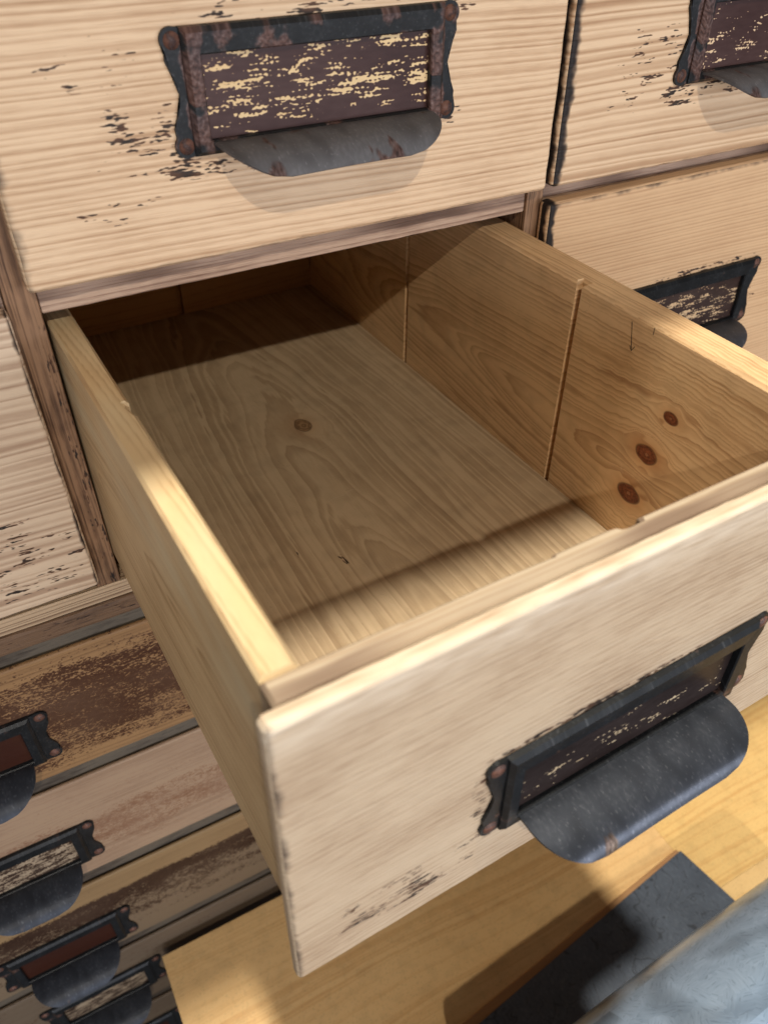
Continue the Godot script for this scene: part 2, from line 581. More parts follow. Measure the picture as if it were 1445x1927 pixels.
func build_open_drawer() -> void:
	var t := thing("drawer", "pine drawer pulled wide open, empty, with knots on its inner right side", "drawer", Vector3.ZERO, "drawers of the pine cabinet")
	var b := Basis(Vector3(-0.00138, 0.03976, -0.01171).normalized(), Vector3(-0.00138, 0.03976, -0.01171).length())
	var pivot := Vector3(0.1025, -0.02, 0)
	var base := Vector3(0.1025, -0.126, 0.0)
	t.transform = Transform3D(b, pivot + b * (base - pivot))
	var xl := 0.0046
	var tl := 0.0091
	var xr := 0.20014
	var tr := 0.0147
	var top := -0.0185
	var topr := -0.01635
	var low := -0.126
	var flr := -0.1101
	var zb := 0.1692     # inner side of the front
	var back := -0.176
	# left side: plain outside, chipped inner edge
	var a := acc(base)
	prism(a, PackedVector2Array([Vector2(xl, back - 0.018), Vector2(xl, zb), Vector2(xl + tl, zb), Vector2(xl + tl, 0.0605), Vector2(xl + tl - 0.0003, 0.0602), Vector2(xl + tl - 0.0011, 0.0560), Vector2(xl + tl - 0.0006, 0.0545), Vector2(xl + tl - 0.0012, 0.0528), Vector2(xl + tl, 0.0525), Vector2(xl + tl, back - 0.018)]), low, top, 0.0010, mapping(2, -0.2, -0.130, 0.38, 0.125, xl, -0.0300), 0.0022)
	obj("side_board", a, M["side_left"], t)
	# right side: two housing grooves on the inside
	var xi := xr - tr
	var plan := PackedVector2Array([Vector2(xr, back - 0.018), Vector2(xr, zb), Vector2(xi, zb)])
	for z in [0.0592, -0.0622]:
		plan.append_array([Vector2(xi, z + 0.0015), Vector2(xi + 0.0030, z + 0.0013), Vector2(xi + 0.0030, z - 0.0013), Vector2(xi, z - 0.0015)])
	plan.append(Vector2(xi, back - 0.018))
	a = acc(base)
	prism(a, plan, low, topr, 0.0013, mapping(2, -0.2, -0.130, 0.38, 0.125, xi, -0.0330), 0.001)
	obj("side_board", a, M["side_right"], t)
	# floor
	a = acc(base)
	rbox(a, Vector3(xl + tl + 0.0002, flr - 0.006, back), Vector3(xi - 0.0002, flr, zb - 0.0002), 0.0003, mapping(2, -0.18, 0.0, 0.36, 0.2), 0.05)
	obj("floor_board", a, M["drawer_floor"], t)
	# back board with a groove
	a = acc(base)
	prism(a, PackedVector2Array([Vector2(xl + tl + 0.0002, back - 0.0125), Vector2(xi - 0.0002, back - 0.0125), Vector2(xi - 0.0002, back - 0.0004), Vector2(0.1006, back - 0.0004), Vector2(0.1004, back - 0.003), Vector2(0.0978, back - 0.003), Vector2(0.0976, back - 0.0004), Vector2(xl + tl + 0.0002, back - 0.0004)]), low, -0.030, 0.001, mapping(0, 0.0, -0.13, 0.2, 0.12, back, -0.05))
	obj("back_board", a, M["back_board"], t)
	# front: an inner board that fits the opening and an outer board with a lip at either side
	a = acc(base)
	prism(a, PackedVector2Array([Vector2(xl, zb), Vector2(0.0380, zb), Vector2(0.0385, zb + 0.0003), Vector2(0.0660, zb + 0.0002), Vector2(0.0810, zb + 0.0006), Vector2(0.0815, zb), Vector2(0.0996, zb - 0.0002), Vector2(0.1018, zb + 0.0002), Vector2(0.1025, zb + 0.0012), Vector2(0.1040, zb + 0.0016), Vector2(0.1090, zb + 0.0015), Vector2(0.1092, zb + 0.0001), Vector2(0.1300, zb), Vector2(xr, zb), Vector2(xr, 0.17675), Vector2(xl, 0.17675)]), -0.1335, -0.0186, 0.0009, mapping(0, 0.0, 0.0, 0.21, 0.0125, zb, 0.0005), 0.0005)
	obj("inner_front", a, M["front_inner"], t)
	a = acc(base)
	rbox(a, Vector3(0, -0.1375, 0.1769), Vector3(W, -0.0171, 0.1820), 0.0016, mapping(0, 0.0, -0.140, 0.21, 0.125, 0.182, -0.0171), 0.004, 0.0007, 0.0008)
	obj("drawer_front", a, M["front_open"], t)
	label_holder(t, Vector3(0.1142, -0.0921, 0.1820) - base, 0.1105, 0.0365, 0.0862, "iron_black", "pull_blue", M["card_d"], 0.0003, 0.018)
	# pencil marks left on the right side
	a = acc(base)
	for s in [[0.0880, -0.0195, 0.0905, -0.0300, 0.0003], [0.0905, -0.0300, 0.0893, -0.0283, 0.00025], [0.0905, -0.0300, 0.0918, -0.0277, 0.00025], [0.0985, -0.0172, 0.0985, -0.0200, 0.0003]]:
		var p0 := Vector2(s[0], s[1])
		var p1 := Vector2(s[2], s[3])
		var o: Vector2 = (p1 - p0).orthogonal().normalized() * s[4] * 0.5
		var ids := []
		for q in [p0 - o, p1 - o, p1 + o, p0 + o]:
			ids.append(vert(a, Vector3(xi - 0.00005, q.y, q.x), Vector3.LEFT, Vector2.ZERO))
		quad(a, ids[0], ids[1], ids[2], ids[3])
	obj("pencil_mark", a, M["pencil"], t)


func build_base_drawers() -> void:
	var g := "flat drawers of the lower chest"
	var rows := [
		[-0.2505, -0.1672, "brown painted flat drawer with many pale scratches, topmost of the lower chest", "lower_1", -0.0865, -0.2168, "iron_black", "card_red"],
		[-0.3478, -0.2612, "flat drawer of bare pinkish wood under the brown scratched drawer, with a mottled pale label", "lower_2", -0.0875, -0.3150, "iron_black", "card_pale"],
		[-0.4430, -0.3603, "flat drawer with dark worn stain across its middle and a reddish brown label", "lower_3", -0.0885, -0.4175, "iron_black", "card_red"],
		[-0.5405, -0.4550, "grey brown flat drawer whose front ends beside the corner of the bench", "lower_4", -0.0835, -0.4995, "iron_black", "card_pale"],
		[-0.6370, -0.5515, "flat drawer at the very bottom of the photo, almost hidden below the bench top", "lower_5", -0.0835, -0.5960, "iron_black", "card_red"],
	]
	for r in rows:
		if r[3] == "lower_5":
			r[3] = "lower_4"
		var t := thing("flat_drawer", r[2], "drawer", Vector3(-0.09, r[0], 0), g)
		var a := acc(t.position)
		rbox(a, Vector3(-0.34, r[0], -0.0030), Vector3(0.16, r[1], 0.0), 0.0014, mapping(0, -0.16, r[0], 0.30, r[1] - r[0], 0.0, r[1] - 0.004), 0.008, 0.0005)
		obj("drawer_front", a, M[r[3]], t)
		label_holder(t, Vector3(r[4], r[5], 0.0) - t.position, 0.0815, 0.0350, 0.0545, r[6], "pull_dark", M[r[7]], 0.0)


# ==================================================================== loose things on the bench
func build_loose_things() -> void:
	var a := acc(Vector3(0.2, -0.4698, 0.2))
	prism(a, PackedVector2Array([Vector2(0.3175, 0.1181), Vector2(0.3290, 0.30), Vector2(-0.02, 0.34), Vector2(-0.02, 0.157), Vector2(0.115, 0.1400)]), -0.4698, -0.4672, 0.0006, mapping(0, 0, 0, 0.36, 0.2))
	var o := obj(numbered("wooden_board"), a, M["board_wood"])
	o.position = Vector3(0.2, -0.4698, 0.2)
	tag(o, "thin brown wooden board lying on the bench underneath the dark slate slab", "board")

	a = acc(Vector3(0.2, -0.467, 0.2))
	prism(a, PackedVector2Array([Vector2(0.3165, 0.1217), Vector2(0.3400, 0.2644), Vector2(-0.0200, 0.31), Vector2(-0.02, 0.1643)]), -0.4671, -0.4620, 0.0004, mapping(0, 0.0, 0.0, 0.34, 0.34))
	o = obj(numbered("slate_slab"), a, M["slate"])
	o.position = Vector3(0.2, -0.467, 0.2)
	tag(o, "dark blue grey slate slab with darker veins lying on the bench", "slab")

	# a galvanised can lying on the slab: barrel, two end discs, two rolled hoops
	var axis := Vector3(0.9989, 0, -0.0466)
	var side := Vector3(0.0466, 0, 0.9989)
	var mid := Vector3(0.17, -0.407, 0.2385)
	var t := thing("galvanised_can", "bright mottled galvanised metal can lying on its side in the lower right corner", "can", Vector3(mid.x, -0.462, mid.z))
	var base: Vector3 = t.position
	a = acc(base)
	var nl := 40
	var nr := 72
	for i in nl + 1:
		var f := i / float(nl)
		var x := lerpf(-0.075, 0.17, f)
		var r := 0.0548 - 0.002 * pow(absf(x - 0.05) / 0.125, 2.0)
		for k in nr + 1:
			var an := TAU * k / nr
			var n := Vector3.UP * cos(an) + side * sin(an)
			vert(a, mid + axis * x + n * r, n, Vector2(x / 0.2, an * 0.075 / 0.2))
	for i in nl:
		for k in nr:
			var q := i * (nr + 1) + k
			quad(a, q, q + 1, q + nr + 2, q + nr + 1)
	obj("barrel", a, M["galvanised"], t)
	for e in [[-0.075, -1.0], [0.17, 1.0]]:
		a = acc(base)
		var c := vert(a, mid + axis * e[0], axis * e[1], Vector2.ZERO)
		for k in nr + 1:
			var an := TAU * k / nr
			var n := Vector3.UP * cos(an) + side * sin(an)
			vert(a, mid + axis * e[0] + n * 0.0528, axis * e[1], Vector2(cos(an), sin(an)) * 0.5)
		for k in nr:
			tri(a, c, c + 1 + k, c + 2 + k)
		obj("end_disc", a, M["galvanised"], t)


# ==================================================================== materials
func wood(called: String, s: Dictionary, relief := 0.03, rough := 0.62) -> void:
	s.name = called
	s.relief = relief
	s.rough = rough
	s.kind = s.get("kind", "wood")
	specs.append(s)


func plain(called: String, c: Color, rough: float, metal := 0.0) -> void:
	var m := StandardMaterial3D.new()
	m.resource_name = called
	m.albedo_color = c
	m.roughness = rough
	m.metallic = metal
	M[called] = m


const PALE := Color(0.87, 0.752, 0.612)
const GRAIN := Color(0.585, 0.43, 0.30)
const INK := Color(0.13, 0.10, 0.085)


func make_materials() -> void:
	plain("pencil", Color(0.16, 0.14, 0.13), 0.6)
	# fronts: [u, v] in metres on the board
	wood("front_above", {"rounded": 0.75, "w": 1024, "h": 640, "u0": 0.0, "v0": 0.0, "lu": W, "lv": 0.128, "seed": 3, "mottle": 0.09, "per": 0.0023, "light": PALE, "dark": GRAIN, "late": 0.66, "wav": 0.0014, "tilt": 0.012, "fine": 0.045,
		"edges": [[0, 0.0, 0.005, 0.55], [1, 0.0, 0.0025, 0.4]],
		"flecks": [[0.046, 0.042, 0.024, 0.012, 0.62], [0.065, 0.032, 0.032, 0.006, 0.75], [0.082, 0.031, 0.02, 0.005, 0.8], [0.10, 0.073, 0.05, 0.004, 0.6], [0.158, 0.07, 0.008, 0.005, 0.75], [0.035, 0.022, 0.02, 0.006, 0.45], [0.035, 0.062, 0.02, 0.01, 0.42], [0.157, 0.035, 0.006, 0.004, 0.6]]}, 0.05)
	wood("front_top_right", {"rounded": 0.75, "w": 1024, "h": 640, "u0": PITCH, "v0": 0.0, "lu": W, "lv": 0.128, "seed": 8, "mottle": 0.06, "per": 0.0031, "light": PALE, "dark": GRAIN, "late": 0.8, "wav": 0.003, "tilt": -0.02, "fine": 0.02,
		"edges": [[0, PITCH, 0.0055, 1.3], [1, 0.0, 0.0025, 0.3]],
		"flecks": [[0.25, 0.045, 0.02, 0.014, 0.55], [0.272, 0.030, 0.02, 0.008, 0.75], [0.30, 0.03, 0.03, 0.006, 0.7], [0.24, 0.03, 0.02, 0.007, 0.5]]}, 0.06)
	wood("front_right", {"rounded": 0.75, "w": 1024, "h": 640, "u0": PITCH, "v0": -0.1312, "lu": W, "lv": 0.125, "seed": 15, "mottle": 0.07, "per": 0.0018, "light": Color(0.83, 0.69, 0.53), "dark": Color(0.60, 0.44, 0.31), "late": 0.55, "wav": 0.002, "tilt": 0.01, "fine": 0.03,
		"edges": [[0, PITCH, 0.0045, 1.7], [1, -0.0062, 0.0028, 0.6]],
		"flecks": [[0.31, -0.056, 0.05, 0.003, 0.8], [0.354, -0.078, 0.01, 0.006, 0.5]]}, 0.025)
	wood("front_left", {"rounded": 0.75, "w": 1024, "h": 640, "u0": -0.2115, "v0": -0.1307, "lu": W, "lv": 0.1245, "seed": 21, "per": 0.0034, "light": Color(0.84, 0.745, 0.635), "dark": Color(0.55, 0.42, 0.33), "late": 0.7, "wav": 0.003, "tilt": 0.05, "fine": 0.02,
		"edges": [[0, -0.006, 0.0025, 1.2]],
		"flecks": [[-0.034, -0.098, 0.022, 0.018, 0.62], [-0.03, -0.118, 0.025, 0.007, 0.66], [-0.012, -0.10, 0.006, 0.02, 0.55]]}, 0.06)
	wood("front_top_left", {"rounded": 0.75, "w": 512, "h": 320, "u0": -0.2140, "v0": 0.0, "lu": W, "lv": 0.128, "seed": 23, "per": 0.003, "light": PALE, "dark": GRAIN, "late": 0.8, "wav": 0.003, "tilt": 0.0, "fine": 0.03, "knots": [[-0.0135, 0.0115, 0.0035, 1.0]], "edges": [[0, -0.0095, 0.004, 0.8]]}, 0.05)
	wood("front_open", {"rounded": 0.75, "w": 1024, "h": 610, "u0": 0.0, "v0": -0.140, "lu": 0.21, "lv": 0.125, "seed": 31, "per": 0.0017, "light": Color(0.77, 0.685, 0.575), "dark": Color(0.50, 0.385, 0.285), "late": 0.5, "wav": 0.0022, "tilt": 0.02, "fine": 0.085, "mottle": 0.17,
		"edges": [[0, 0.0, 0.0028, 0.6]], "pale_top": [[-0.0175, 0.010, 0.75]],  # paler tone along the upper edge of the front
		"flecks": [[0.036, -0.1215, 0.028, 0.007, 0.76], [0.030, -0.113, 0.024, 0.005, 0.5], [0.056, -0.113, 0.016, 0.005, 0.45], [0.062, -0.098, 0.008, 0.02, 0.55], [0.10, -0.0735, 0.05, 0.0022, 1.0], [0.058, -0.088, 0.004, 0.018, 0.72], [0.165, -0.078, 0.012, 0.006, 0.8]]}, 0.02)
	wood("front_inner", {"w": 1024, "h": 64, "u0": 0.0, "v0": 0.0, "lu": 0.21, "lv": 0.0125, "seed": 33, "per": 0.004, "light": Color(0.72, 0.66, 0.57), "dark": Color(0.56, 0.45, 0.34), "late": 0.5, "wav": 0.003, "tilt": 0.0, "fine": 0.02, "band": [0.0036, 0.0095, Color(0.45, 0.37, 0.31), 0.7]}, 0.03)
	# inside of the open drawer: u runs along z, v is y (or x for the floor)
	wood("side_left", {"w": 1024, "h": 340, "u0": -0.2, "v0": -0.130, "lu": 0.38, "lv": 0.125, "seed": 41, "per": 0.0028, "light": Color(0.84, 0.73, 0.555), "dark": Color(0.57, 0.42, 0.27), "late": 0.55, "wav": 0.003, "tilt": -0.05, "fine": 0.012, "flame": [0.16, -0.078, 0.07, 1.0], "pale": [[-0.035, 0.018, 0.5]]}, 0.012, 0.5)
	wood("side_right", {"w": 1408, "h": 464, "u0": -0.2, "v0": -0.130, "lu": 0.38, "lv": 0.125, "seed": 47, "per": 0.0021, "light": Color(0.88, 0.745, 0.565), "dark": Color(0.56, 0.395, 0.255), "rounded": 0.2, "late": 0.62, "worn": 1.0, "wav": 0.0018, "tilt": 0.02, "fine": 0.012, "flame": [0.125, -0.072, 0.10, 0.95], "knots": [[0.115, -0.0455, 0.0026, 1.3], [0.1089, -0.0652, 0.0041, 1.9], [0.1053, -0.0863, 0.0044, 1.5]]}, 0.01, 0.45)
	wood("drawer_floor", {"w": 1408, "h": 768, "u0": -0.18, "v0": 0.0, "lu": 0.36, "lv": 0.2, "seed": 53, "per": 0.0046, "light": Color(0.76, 0.67, 0.54), "dark": Color(0.47, 0.37, 0.26), "late": 0.68, "rounded": 0.3, "wav": 0.0022, "tilt": 0.02, "fine": 0.03, "worn": 1.0, "flecks": [[0.047, 0.066, 0.004, 0.0013, 0.78], [0.060, 0.081, 0.006, 0.0013, 0.8]], "flame": [0.15, 0.103, 0.11, 1.0], "knots": [[-0.034, 0.1094, 0.0044, 0.99]], "mottle": 0.07}, 0.012, 0.5)
	wood("back_board", {"w": 384, "h": 192, "u0": 0.0, "v0": -0.13, "lu": 0.2, "lv": 0.12, "seed": 59, "per": 0.004, "light": Color(0.72, 0.56, 0.37), "dark": Color(0.5, 0.34, 0.2), "late": 0.5, "wav": 0.004, "tilt": 0.0, "fine": 0.02}, 0.01)
	wood("carcass", {"w": 384, "h": 256, "u0": 0.0, "v0": 0.0, "lu": 0.3, "lv": 0.2, "seed": 61, "per": 0.005, "light": Color(0.52, 0.38, 0.25), "dark": Color(0.36, 0.24, 0.15), "late": 0.5, "wav": 0.004, "tilt": 0.0, "fine": 0.02}, 0.01)
	# frame of the cabinet
	wood("stile", {"w": 1024, "h": 64, "u0": -0.15, "v0": 0.0, "lu": 0.32, "lv": 0.02, "seed": 67, "per": 0.0016, "light": Color(0.56, 0.43, 0.32), "dark": Color(0.24, 0.16, 0.11), "late": 0.8, "wav": 0.0012, "tilt": 0.0, "fine": 0.06, "mottle": 0.3,
		"flecks": [[-0.10, 0.008, 0.09, 0.004, 0.55], [-0.06, 0.009, 0.06, 0.003, 0.6]]}, 0.05)
	wood("rail", {"w": 1024, "h": 96, "u0": 0.0, "v0": -0.0125, "lu": 0.21, "lv": 0.02, "seed": 71, "per": 0.0022, "light": Color(0.72, 0.61, 0.52), "dark": Color(0.42, 0.31, 0.25), "late": 0.5, "wav": 0.0008, "tilt": 0.0, "fine": 0.09, "mottle": 0.22, "band": [-0.0066, 0.01, Color(0.33, 0.235, 0.18), 0.65]}, 0.04)  # band: shade under the proud front above, put into the rail colour
	wood("bottom_rail", {"w": 1024, "h": 64, "u0": -0.12, "v0": -0.148, "lu": 0.22, "lv": 0.012, "seed": 73, "per": 0.0021, "light": Color(0.72, 0.62, 0.50), "dark": Color(0.40, 0.30, 0.22), "late": 0.9, "wav": 0.0006, "tilt": 0.0, "fine": 0.04}, 0.05)
	wood("moulding", {"w": 1024, "h": 64, "u0": -0.12, "v0": -0.159, "lu": 0.22, "lv": 0.013, "seed": 79, "per": 0.003, "light": Color(0.42, 0.32, 0.24), "dark": Color(0.22, 0.16, 0.12), "late": 0.5, "wav": 0.0015, "tilt": 0.0, "fine": 0.1, "mottle": 0.5,
		"flecks": [[-0.02, -0.151, 0.09, 0.004, 0.5]]}, 0.05)
	wood("grey_rail", {"w": 512, "h": 64, "u0": -0.12, "v0": 0.0, "lu": 0.22, "lv": 0.02, "seed": 83, "per": 0.004, "light": Color(0.36, 0.325, 0.28), "dark": Color(0.20, 0.17, 0.145), "late": 0.4, "wav": 0.001, "tilt": 0.0, "fine": 0.09, "mottle": 0.5}, 0.02)
	# the lower chest, paint over wood
	var brown := Color(0.27, 0.165, 0.095)
	wood("lower_1", {"w": 1024, "h": 288, "u0": -0.16, "v0": -0.2505, "lu": 0.30, "lv": 0.0833, "seed": 89, "per": 0.0035, "light": Color(0.55, 0.42, 0.28), "dark": Color(0.36, 0.25, 0.155), "late": 0.6, "wav": 0.002, "tilt": 0.02, "fine": 0.04, "paint": brown, "cover": [[0.0, 0.05], [0.08, 0.25], [0.2, 0.62], [0.5, 0.78], [0.75, 0.6], [0.88, 0.42], [0.94, 0.05], [1.0, 0.0]], "scratch": 0.8}, 0.03)
	wood("lower_2", {"w": 1024, "h": 288, "u0": -0.16, "v0": -0.3478, "lu": 0.30, "lv": 0.0866, "seed": 97, "per": 0.009, "light": Color(0.60, 0.50, 0.405), "dark": Color(0.47, 0.365, 0.285), "late": 0.35, "wav": 0.003, "tilt": 0.01, "fine": 0.02, "mottle": 0.2, "paint": Color(0.44, 0.30, 0.215), "cover": [[0.0, 0.0], [0.35, 0.05], [0.42, 0.45], [0.65, 0.55], [0.8, 0.3], [0.9, 0.05], [1.0, 0.0]], "scratch": 0.15, "soft": 1.0}, 0.015)
	wood("lower_3", {"w": 1024, "h": 288, "u0": -0.16, "v0": -0.4430, "lu": 0.30, "lv": 0.0827, "seed": 101, "per": 0.006, "light": Color(0.53, 0.43, 0.30), "dark": Color(0.39, 0.295, 0.19), "late": 0.45, "wav": 0.003, "tilt": 0.0, "fine": 0.03, "paint": Color(0.21, 0.135, 0.085), "cover": [[0.0, 0.0], [0.2, 0.0], [0.26, 0.85], [0.36, 0.72], [0.6, 0.42], [0.8, 0.25], [0.95, 0.0], [1.0, 0.0]], "scratch": 0.35, "under": [0.26, Color(0.43, 0.37, 0.30)]}, 0.02)
	wood("lower_4", {"w": 768, "h": 216, "u0": -0.16, "v0": -0.5405, "lu": 0.30, "lv": 0.0855, "seed": 103, "per": 0.008, "light": Color(0.40, 0.34, 0.275), "dark": Color(0.30, 0.245, 0.19), "late": 0.4, "wav": 0.003, "tilt": 0.0, "fine": 0.03, "paint": brown, "cover": [[0.0, 0.1], [0.4, 0.2], [1.0, 0.05]], "scratch": 0.2}, 0.02)
	# label cards: dark paint scraped down to the wood
	var red := Color(0.235, 0.135, 0.115)
	wood("card_a", {"w": 512, "h": 160, "u0": 0.0657, "v0": 0.0, "lu": 0.08, "lv": 0.025, "seed": 107, "per": 0.004, "light": Color(0.88, 0.76, 0.56), "dark": Color(0.78, 0.62, 0.42), "late": 0.4, "wav": 0.001, "tilt": 0.0, "fine": 0.02, "paint": red, "cover": [[0.0, 0.72], [0.3, 0.70], [0.6, 0.60], [0.85, 0.78], [1.0, 0.9]], "streak": 1.0}, 0.02, 0.5)
	wood("card_b", {"w": 512, "h": 160, "u0": 0.27, "v0": 0.0, "lu": 0.08, "lv": 0.025, "seed": 109, "per": 0.004, "light": Color(0.88, 0.76, 0.60), "dark": Color(0.78, 0.62, 0.45), "late": 0.4, "wav": 0.001, "tilt": 0.0, "fine": 0.02, "paint": red, "cover": [[0.0, 1.0], [0.35, 0.85], [0.65, 0.76], [0.9, 0.8], [1.0, 1.0]], "streak": 1.0}, 0.02, 0.5)
	wood("card_c", {"w": 512, "h": 160, "u0": 0.26, "v0": 0.0, "lu": 0.08, "lv": 0.025, "seed": 113, "per": 0.004, "light": Color(0.82, 0.70, 0.54), "dark": Color(0.72, 0.56, 0.40), "late": 0.4, "wav": 0.001, "tilt": 0.0, "fine": 0.02, "paint": Color(0.20, 0.135, 0.11), "cover": [[0.0, 1.0], [0.25, 0.72], [0.7, 0.56], [0.85, 0.72], [1.0, 0.95]], "streak": 1.0}, 0.02, 0.5)
	wood("card_d", {"w": 512, "h": 160, "u0": 0.07, "v0": 0.0, "lu": 0.08, "lv": 0.025, "seed": 127, "per": 0.004, "light": Color(0.80, 0.72, 0.58), "dark": Color(0.72, 0.6, 0.45), "late": 0.4, "wav": 0.001, "tilt": 0.0, "fine": 0.02, "paint": Color(0.145, 0.105, 0.095), "cover": [[0.0, 1.0], [0.45, 0.95], [0.62, 0.80], [0.75, 0.82], [0.9, 1.0], [1.0, 1.0]], "streak": 1.0}, 0.02, 0.45)
	wood("card_red", {"w": 256, "h": 96, "u0": 0.0, "v0": 0.0, "lu": 0.08, "lv": 0.025, "seed": 131, "per": 0.004, "light": Color(0.215, 0.105, 0.065), "dark": Color(0.17, 0.08, 0.05), "late": 0.4, "wav": 0.001, "tilt": 0.0, "fine": 0.03, "mottle": 0.15}, 0.0, 0.4)
	wood("card_pale", {"w": 256, "h": 96, "u0": 0.0, "v0": 0.0, "lu": 0.08, "lv": 0.025, "seed": 137, "per": 0.004, "light": Color(0.62, 0.55, 0.46), "dark": Color(0.45, 0.37, 0.29), "late": 0.4, "wav": 0.001, "tilt": 0.0, "fine": 0.05, "paint": Color(0.22, 0.16, 0.12), "cover": [[0.0, 0.6], [0.5, 0.45], [1.0, 0.6]], "streak": 0.6}, 0.02, 0.5)
	# bench planks
	wood("board_wood", {"w": 384, "h": 192, "u0": 0.0, "v0": 0.0, "lu": 0.36, "lv": 0.2, "seed": 149, "per": 0.006, "light": Color(0.66, 0.50, 0.34), "dark": Color(0.54, 0.38, 0.25), "late": 0.4, "wav": 0.004, "tilt": 0.0, "fine": 0.02}, 0.006)
	for k in 3:
		wood("bench_%d" % k, {"w": 768, "h": 320, "u0": 0.0, "v0": 0.0, "lu": 0.36, "lv": 0.2, "seed": 139 + k * 4, "per": [0.011, 0.017, 0.008][k], "light": [Color(0.87, 0.725, 0.51), Color(0.88, 0.745, 0.52), Color(0.87, 0.73, 0.48)][k], "dark": [Color(0.78, 0.60, 0.385), Color(0.82, 0.655, 0.42), Color(0.78, 0.60, 0.365)][k], "late": 0.6, "wav": 0.006, "tilt": 0.0, "fine": 0.05, "mottle": 0.10, "pores": 1.0, "worn": 0.8}, 0.006, 0.38)
	# metals and stone
	specs.append({"kind": "iron", "name": "iron_rusty", "w": 512, "h": 512, "seed": 151, "base": Color(0.115, 0.12, 0.125), "rust": Color(0.37, 0.255, 0.215), "amount": 0.30, "sides": 0.42, "metal": 0.2, "rough": 0.55, "relief": 0.03})
	specs.append({"kind": "iron", "name": "iron_black", "w": 512, "h": 512, "seed": 157, "base": Color(0.10, 0.11, 0.12), "rust": Color(0.33, 0.21, 0.15), "amount": 0.20, "metal": 0.25, "rough": 0.45, "relief": 0.015})
	specs.append({"kind": "iron", "name": "pull_grey", "w": 512, "h": 256, "seed": 163, "base": Color(0.385, 0.38, 0.385), "rust": Color(0.37, 0.27, 0.24), "amount": 0.17, "lip": 0.36, "metal": 0.2, "rough": 0.5, "relief": 0.003, "scratch": 0.4})
	specs.append({"kind": "iron", "name": "pull_slate", "w": 256, "h": 128, "seed": 167, "base": Color(0.30, 0.30, 0.315), "rust": Color(0.3, 0.25, 0.24), "amount": 0.1, "lip": 0.1, "metal": 0.35, "rough": 0.5, "relief": 0.008})
	specs.append({"kind": "iron", "name": "pull_blue", "w": 512, "h": 256, "seed": 173, "base": Color(0.25, 0.265, 0.295), "rust": Color(0.36, 0.30, 0.24), "amount": 0.08, "lip": 0.5, "metal": 0.55, "rough": 0.33, "relief": 0.003, "scratch": 0.5})
	specs.append({"kind": "iron", "name": "pull_dark", "w": 256, "h": 128, "seed": 174, "base": Color(0.20, 0.215, 0.245), "rust": Color(0.33, 0.27, 0.22), "amount": 0.1, "lip": 0.25, "metal": 0.4, "rough": 0.48, "relief": 0.003})
	specs.append({"kind": "iron", "name": "rust", "w": 128, "h": 128, "seed": 179, "base": Color(0.40, 0.27, 0.22), "rust": Color(0.28, 0.20, 0.18), "amount": 0.4, "metal": 0.1, "rough": 0.6, "relief": 0.02})
	specs.append({"kind": "spangle", "name": "galvanised", "w": 768, "h": 768, "seed": 181, "metal": 0.4, "rough": 0.28, "relief": 0.012})
	specs.append({"kind": "slate", "name": "slate", "w": 768, "h": 768, "seed": 191, "metal": 0.0, "rough": 0.42, "relief": 0.015})
	done.resize(specs.size())
	var job := WorkerThreadPool.add_group_task(compute, specs.size(), -1, true)
	WorkerThreadPool.wait_for_group_task_completion(job)
	for k in specs.size():
		var s: Dictionary = specs[k]
		var m := StandardMaterial3D.new()
		m.resource_name = s.name
		m.albedo_texture = ImageTexture.create_from_image(Image.create_from_data(s.w, s.h, false, Image.FORMAT_RGB8, done[k][0]))
		m.roughness = s.rough
		m.metallic = s.get("metal", 0.0)
		m.metallic_specular = 0.4
		if s.relief > 0.0:
			m.heightmap_enabled = true
			m.heightmap_texture = ImageTexture.create_from_image(Image.create_from_data(s.w, s.h, false, Image.FORMAT_L8, done[k][1]))
			m.heightmap_scale = s.relief
		M[s.name] = m
	done.clear()


func compute(k: int) -> void:
	var s: Dictionary = specs[k]
	match s.kind:
		"wood": done[k] = wood_picture(s)
		"iron": done[k] = iron_picture(s)
		"spangle": done[k] = spangle_picture(s)
		"slate": done[k] = slate_picture(s)


func noise(sd: int, oct := 1) -> FastNoiseLite:
	var n := FastNoiseLite.new()
	n.noise_type = FastNoiseLite.TYPE_SIMPLEX_SMOOTH
	n.frequency = 1.0
	n.seed = sd
	n.fractal_type = FastNoiseLite.FRACTAL_FBM if oct > 1 else FastNoiseLite.FRACTAL_NONE
	n.fractal_octaves = oct
	return n


func ladder(stops: Array, x: float) -> float:
	for k in range(1, stops.size()):
		if x <= stops[k][0]:
			return lerpf(stops[k - 1][1], stops[k][1], (x - stops[k - 1][0]) / (stops[k][0] - stops[k - 1][0]))
	return stops[-1][1]


